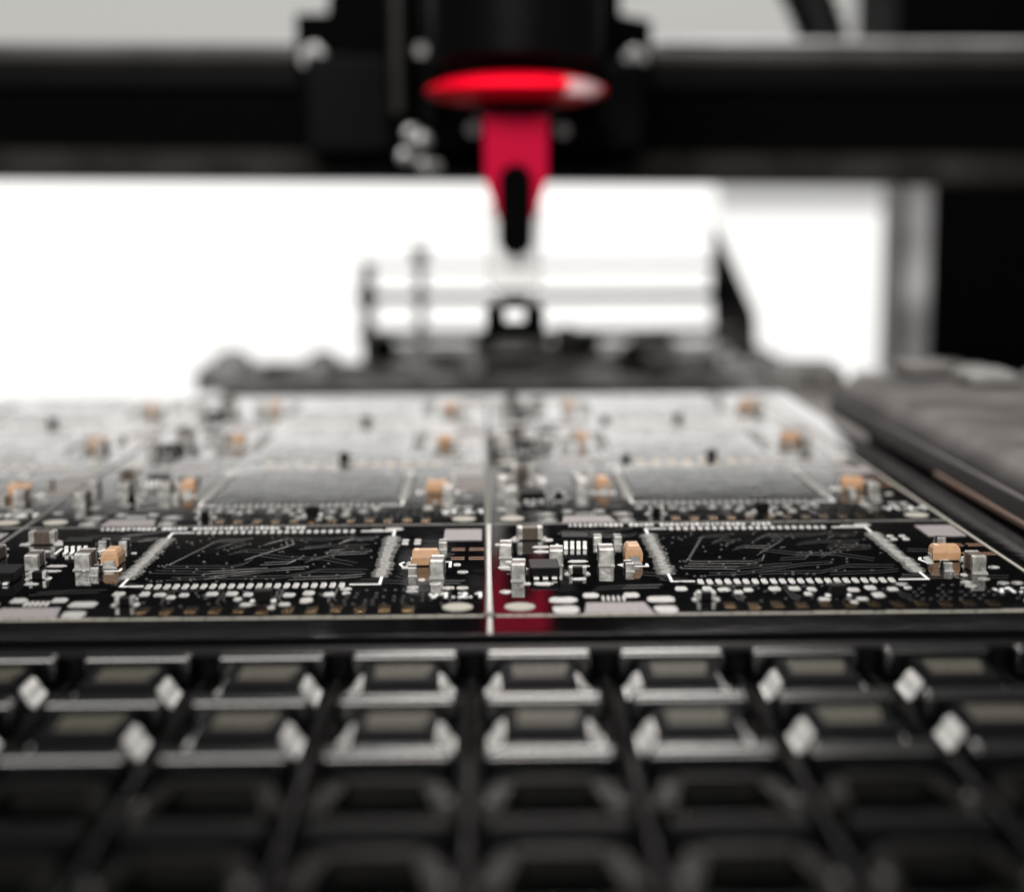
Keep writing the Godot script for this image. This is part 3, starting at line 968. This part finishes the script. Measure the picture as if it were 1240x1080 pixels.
func make_fixture():
	var f := thing("feeder_frame", "blurred grey metal frame with crossbars standing behind the board panel", "machine frame", Vector3(0, -BOARD_TOP, -300))
	var y := BOARD_TOP
	block("pedestal", Vector3(6, (y - 12.5) * 0.5, -6), Vector3(112, y - 12.5, 26), 1.0, M.machine, f)
	block("base_plate", Vector3(5, y - 11.2, 2), Vector3(117, 2.6, 24), 0.5, M.machine, f)
	block("clamp_block", Vector3(15, y - 7.4, 0), Vector3(74, 5.0, 14), 0.8, M.machine, f)
	for q in [[-48, 3.4, 3.4], [-31, 3.2, 3.0]]:
		var s := Shape.new()
		s.lathe(Vector3.ZERO, [Vector2(q[2] * 1.5, 0), Vector2(q[2], q[1]), Vector2(q[2] * 0.6, q[1] + 1.2), Vector2(0, q[1] + 1.4)], 18)
		part("clamp_knob", s, M.machine, f, Vector3(q[0], y - 9.9, 4))
	block("left_ledge", Vector3(-37, y - 9.4, -2), Vector3(31, 1.6, 12), 0.3, M.machine_light, f)
	for q in [[-5, -6.3, 12, 3.2], [9, -6.0, 9, 3.4], [30, -6.4, 14, 3.0], [42, -7.2, 8, 3.6]]:
		block("bright_block", Vector3(q[0], y + q[1], 7.6), Vector3(q[2], q[3], 3.0), 0.4, M.machine_light, f)
	for q in [[2, -9, 16], [-14, -8.6, 7], [24, -8.8, 5]]:
		block("dark_block", Vector3(q[0], y + q[1], 8.6), Vector3(q[2], 3.6, 3.0), 0.4, M.paint_dark, f)
	for k in 56:
		var x := rng.randf_range(-22, 52)
		var yy := rng.randf_range(-11, -2.6)
		if k > 43:
			x = rng.randf_range(-53, -24)
			yy = rng.randf_range(-11, -7.6)
		var size := Vector3(rng.randf_range(2.5, 9), rng.randf_range(1.4, 4.2), rng.randf_range(2, 5))
		var tone: Material = [M.machine_light, M.paint_dark, M.machine, M.alu, M.black][k % 5]
		if k % 4 == 0:
			var kn := Shape.new()
			kn.at = Transform3D(Basis(Vector3.RIGHT, PI / 2), Vector3.ZERO)
			kn.lathe(Vector3.ZERO, [Vector2(size.y * 0.6, 0), Vector2(size.y * 0.6, 2.5), Vector2(size.y * 0.45, 3.0), Vector2(0, 3.0)], 14)
			part("bolt_head", kn, tone, f, Vector3(x, y + yy, 10.0))
		else:
			block("bracket", Vector3(x, y + yy, 10.5), size, 0.4, tone, f)
	block("upright", Vector3(-22.6, y + 1.0, 0), Vector3(2.2, 20.0, 5.0), 0.2, M.paint_dark, f)
	block("upright", Vector3(-22.6, y + 4.4, 2.0), Vector3(4.0, 2.6, 3.0), 0.3, M.paint_dark, f)
	var s2 := Shape.new()
	s2.prism(PackedVector2Array([Vector2(43.6, 18.5), Vector2(46.6, 12.0), Vector2(51.8, 0.5), Vector2(52.2, -8), Vector2(44.2, -8), Vector2(43.2, 6)]), 1.6)
	part("side_plate", s2, M.paint_dark, f, Vector3(0, y, -2))
	s2 = Shape.new()
	s2.prism(PackedVector2Array([Vector2(50.0, -4.5), Vector2(66.0, -12.4), Vector2(66.0, -16), Vector2(50.0, -16)]), 12.0)
	part("gusset", s2, M.machine, f, Vector3(0, y, 0))
	block("crossbar", Vector3(11.5, y + 9.9, -4), Vector3(70, 0.9, 2.0), 0.2, M.machine, f)
	block("crossbar", Vector3(11.5, y + 4.2, 0), Vector3(70, 1.7, 2.0), 0.3, M.black, f)
	block("crossbar", Vector3(11.5, y - 2.7, 2), Vector3(72, 2.0, 3.0), 0.4, M.machine, f)
	s2 = Shape.new()
	s2.tube([Vector3(0, 0, 0), Vector3(0, 9, 0), Vector3(0, 17, 0)], 0.9, 12)
	s2.lathe(Vector3(0, 16.2, 0), [Vector2(1.7, 0), Vector2(1.7, 2.0), Vector2(0, 2.6)], 14)
	part("guide_pin", s2, M.alu, f, Vector3(-12.4, y - 4.5, 3))


func make_right_side():
	var c := thing("conveyor_rail", "wide grey conveyor rail with a copper lower edge along the panel's right side", "conveyor", Vector3(35, -6, -130))
	var y0 := 6.0                                                   # the panel's top face
	block("rail_body", Vector3(21.5, y0 + 1.4, 20), Vector3(43.0, 4.4, 96), 1.9, M.slab, c)
	block("inner_face", Vector3(0.3, y0 + 0.6, 20), Vector3(1.2, 1.9, 95), 0.3, M.paint_dark, c)
	block("copper_strip", Vector3(-0.35, y0 - 0.15, 30), Vector3(0.4, 0.45, 38), 0.1, M.brown, c)
	block("rail_leg", Vector3(22.0, (y0 - 0.6) * 0.5, 20), Vector3(38.0, y0 - 0.6, 90), 0.3, M.bed, c)
	for k in 44:
		var z := rng.randf_range(-95, -30) if k < 20 else rng.randf_range(-28, 8)
		var x := rng.randf_range(4, 72) if k < 20 else rng.randf_range(9, 42)
		var tall := rng.randf_range(1.5, 4.5) if k < 20 else rng.randf_range(0.3, 1.6)
		var foot := y0 - 4.0 if k < 20 else y0 + 3.58
		var size := Vector3(rng.randf_range(3, 10), tall, rng.randf_range(3, 9))
		if k % 3 == 1:
			var kn := Shape.new()
			kn.lathe(Vector3.ZERO, [Vector2(size.x * 0.4, 0), Vector2(size.x * 0.4, tall * 0.7), Vector2(size.x * 0.25, tall), Vector2(0, tall)], 14)
			part("rail_knob", kn, [M.machine_light, M.alu, M.machine][k % 3], c, Vector3(x, foot, z))
		else:
			block("rail_fitting", Vector3(x, foot + tall * 0.5, z), size, 0.5, [M.machine_light, M.machine, M.paint][(k / 2) % 3], c)
	block("transfer_plate", Vector3(40, y0 - 5.0, -62), Vector3(80, 2.0, 64), 0.4, M.paint, c)
	var col := thing("aluminium_column", "grey aluminium machine column beside the bright window", "column", Vector3(112.4, -BOARD_TOP, -420))
	block("profile_side", Vector3(-3.6, 44, 0), Vector3(3.8, 88, 12), 0.5, M.alu_dark, col)
	block("profile_front", Vector3(1.6, 44, 1.0), Vector3(6.6, 88, 12), 0.8, M.alu, col)
	block("foot", Vector3(0, 1.5, 0), Vector3(20, 3, 20), 0.4, M.alu_dark, col)
	var cab := thing("black_cabinet", "tall matt black cabinet at the right behind the conveyor rail", "cabinet", Vector3(167.6, -BOARD_TOP, -430))
	block("housing", Vector3(0, 65, 0), Vector3(102, 130, 40), 1.0, M.black, cab)
	block("overhead_box", Vector3(-6.5, 113, 4), Vector3(115, 46, 46), 1.0, M.black, cab)
	block("door_gap", Vector3(-20, 50, 20.2), Vector3(0.8, 96, 0.6), 0.1, M.black_gloss, cab)
	var hose := thing("black_hose", "thick black hose curving down behind the gantry beam", "hose", Vector3(51.8, 36, -262))
	var s := Shape.new()
	var p := []
	for k in 25:
		var t := k / 24.0
		p.append(Vector3(-22.0 + 27.5 * sin(t * 1.5), 34.0 - 32.0 * t * t - 3.0 * t, 0))
	s.tube(p, 3.8, 18)
	for k in range(2, 24):
		var dirn: Vector3 = (p[k + 1] - p[k - 1]).normalized() * 0.5 if k < 24 else Vector3.DOWN * 0.5
		s.tube([p[k] - dirn, p[k] + dirn], 4.1, 18)
	part("tube", s, M.hose, hose)


func make_setting():
	var bed := MeshInstance3D.new()
	var s := Shape.new()
	s.box(Vector3(-10, BOARD_TOP - 28, -80), Vector3(230, 44, 186), 0.8)
	bed.mesh = s.commit()
	bed.material_override = M.bed
	bed.name = "machine_bed"
	bed.set_meta("kind", "structure")
	bed.set_meta("label", "dark machine bed under the panel, the tray and the conveyor rail")
	bed.set_meta("category", "machine bed")
	add_child(bed)
	var floor_ := MeshInstance3D.new()
	s = Shape.new()
	s.box(Vector3(0, -2, -250), Vector3(900, 4, 600), 0.5)
	floor_.mesh = s.commit()
	floor_.material_override = M.base
	floor_.name = "machine_base"
	floor_.set_meta("kind", "structure")
	floor_.set_meta("label", "grey machine base plate below everything")
	floor_.set_meta("category", "machine base")
	add_child(floor_)
	for q in [-55.0, -20.0, 15.0, 31.0]:
		block("support_bar", Vector3(q, BOARD_TOP - 3.805, -122), Vector3(3.0, 4.39, 92), 0.3, M.machine, bed)
	# the window wall
	var w := thing("back_wall", "dark wall round the bright window behind the machine", "wall", Vector3(0, 0, -724), "", "structure")
	block("wall_panel", Vector3(-430, 180, -4), Vector3(200, 560, 12), 0.5, M.wall, w)
	block("wall_panel", Vector3(335, 180, -4), Vector3(200, 560, 12), 0.5, M.wall, w)
	block("wall_panel", Vector3(-47, -115, -4), Vector3(565, 30, 12), 0.5, M.wall, w)
	var win := block("window_pane", Vector3(-47, -3, 0), Vector3(563, 194, 2), 0.0, M.window, w)
	block("window_blind", Vector3(-47, 129, 1.5), Vector3(563, 70, 2), 0.0, M.blind, w)
	block("wall_panel", Vector3(-47, 290, -4), Vector3(563, 250, 12), 0.5, M.wall, w)
	block("window_blind", Vector3(170, 29, 2.5), Vector3(130, 17, 2), 0.0, M.blind, w)


func light_area(called: String, at: Vector3, size: Vector2, radiance: float, look: Vector3, tint := Color(1, 1, 1)):
	var l := AreaLight3D.new()
	l.name = called
	l.area_size = size * MM
	l.light_energy = radiance * size.x * size.y * MM * MM / PI      # normalised by its face
	l.light_color = tint
	l.shadow_enabled = true
	l.area_range = 6.0
	add_child(l)
	l.position = (at + Vector3(0, BOARD_TOP, 0)) * MM
	l.look_at_from_position(l.position, (look + Vector3(0, BOARD_TOP, 0)) * MM, Vector3.FORWARD if absf((look - at).normalized().y) > 0.9 else Vector3.UP)


func _ready():
	rng.seed = 20240611
	# --- camera
	var cam := Camera3D.new()
	cam.name = "camera"
	var attr := CameraAttributesPhysical.new()
	attr.frustum_focal_length = 50.0
	attr.exposure_aperture = 24.0
	attr.frustum_focus_distance = 0.0902
	cam.attributes = attr
	add_child(cam)
	cam.keep_aspect = Camera3D.KEEP_HEIGHT
	cam.near = 0.004
	cam.far = 6.0
	cam.fov = rad_to_deg(2.0 * atan(540.0 / 1900.0))
	cam.transform = Transform3D(Basis.from_euler(Vector3(CAM_PITCH, CAM_YAW, CAM_ROLL)), Vector3(0, BOARD_TOP + 20.0, 0) * MM)
	cam.current = true
	# --- surroundings and exposure
	var env := Environment.new()
	env.background_mode = Environment.BG_COLOR
	env.background_color = Color(0.14, 0.14, 0.14).linear_to_srgb()
	env.tonemap_mode = Environment.TONE_MAPPER_LINEAR
	env.tonemap_exposure = 1.0
	env.sdfgi_enabled = true
	env.ssao_enabled = true
	env.ssil_enabled = true
	var we := WorldEnvironment.new()
	we.environment = env
	add_child(we)
	# --- lights: the window, its blind, and a ceiling lamp above the machine
	light_area("window_light", Vector3(-47, 0, -721), Vector2(560, 196), 0.5, Vector3(-47, 0, 0))
	light_area("blind_light", Vector3(-47, 129, -720), Vector2(560, 68), 0.2, Vector3(-47, 129, 0))
	light_area("ceiling_light", Vector3(45, 900, -480), Vector2(240, 420), 24.0, Vector3(8, 0, -120), Color(1.0, 0.985, 0.96))
	light_area("head_light", Vector3(8, 56, -168.2), Vector2(50, 14), 14.0, Vector3(8, 0, -66), Color(1.0, 0.96, 0.95))
	light_area("room_light", Vector3(-150, 620, 1000), Vector2(800, 500), 14.5, Vector3(0, 0, -90), Color(1.0, 0.985, 0.96))
	make_materials()
	make_setting()
	make_gantry()
	make_right_side()
	make_fixture()
	make_head()
	make_nozzle()
	make_tray()
	make_chips()
	make_panel()


const CAM_PITCH := -0.147437
const CAM_YAW := -0.015825
const CAM_ROLL := -0.005675
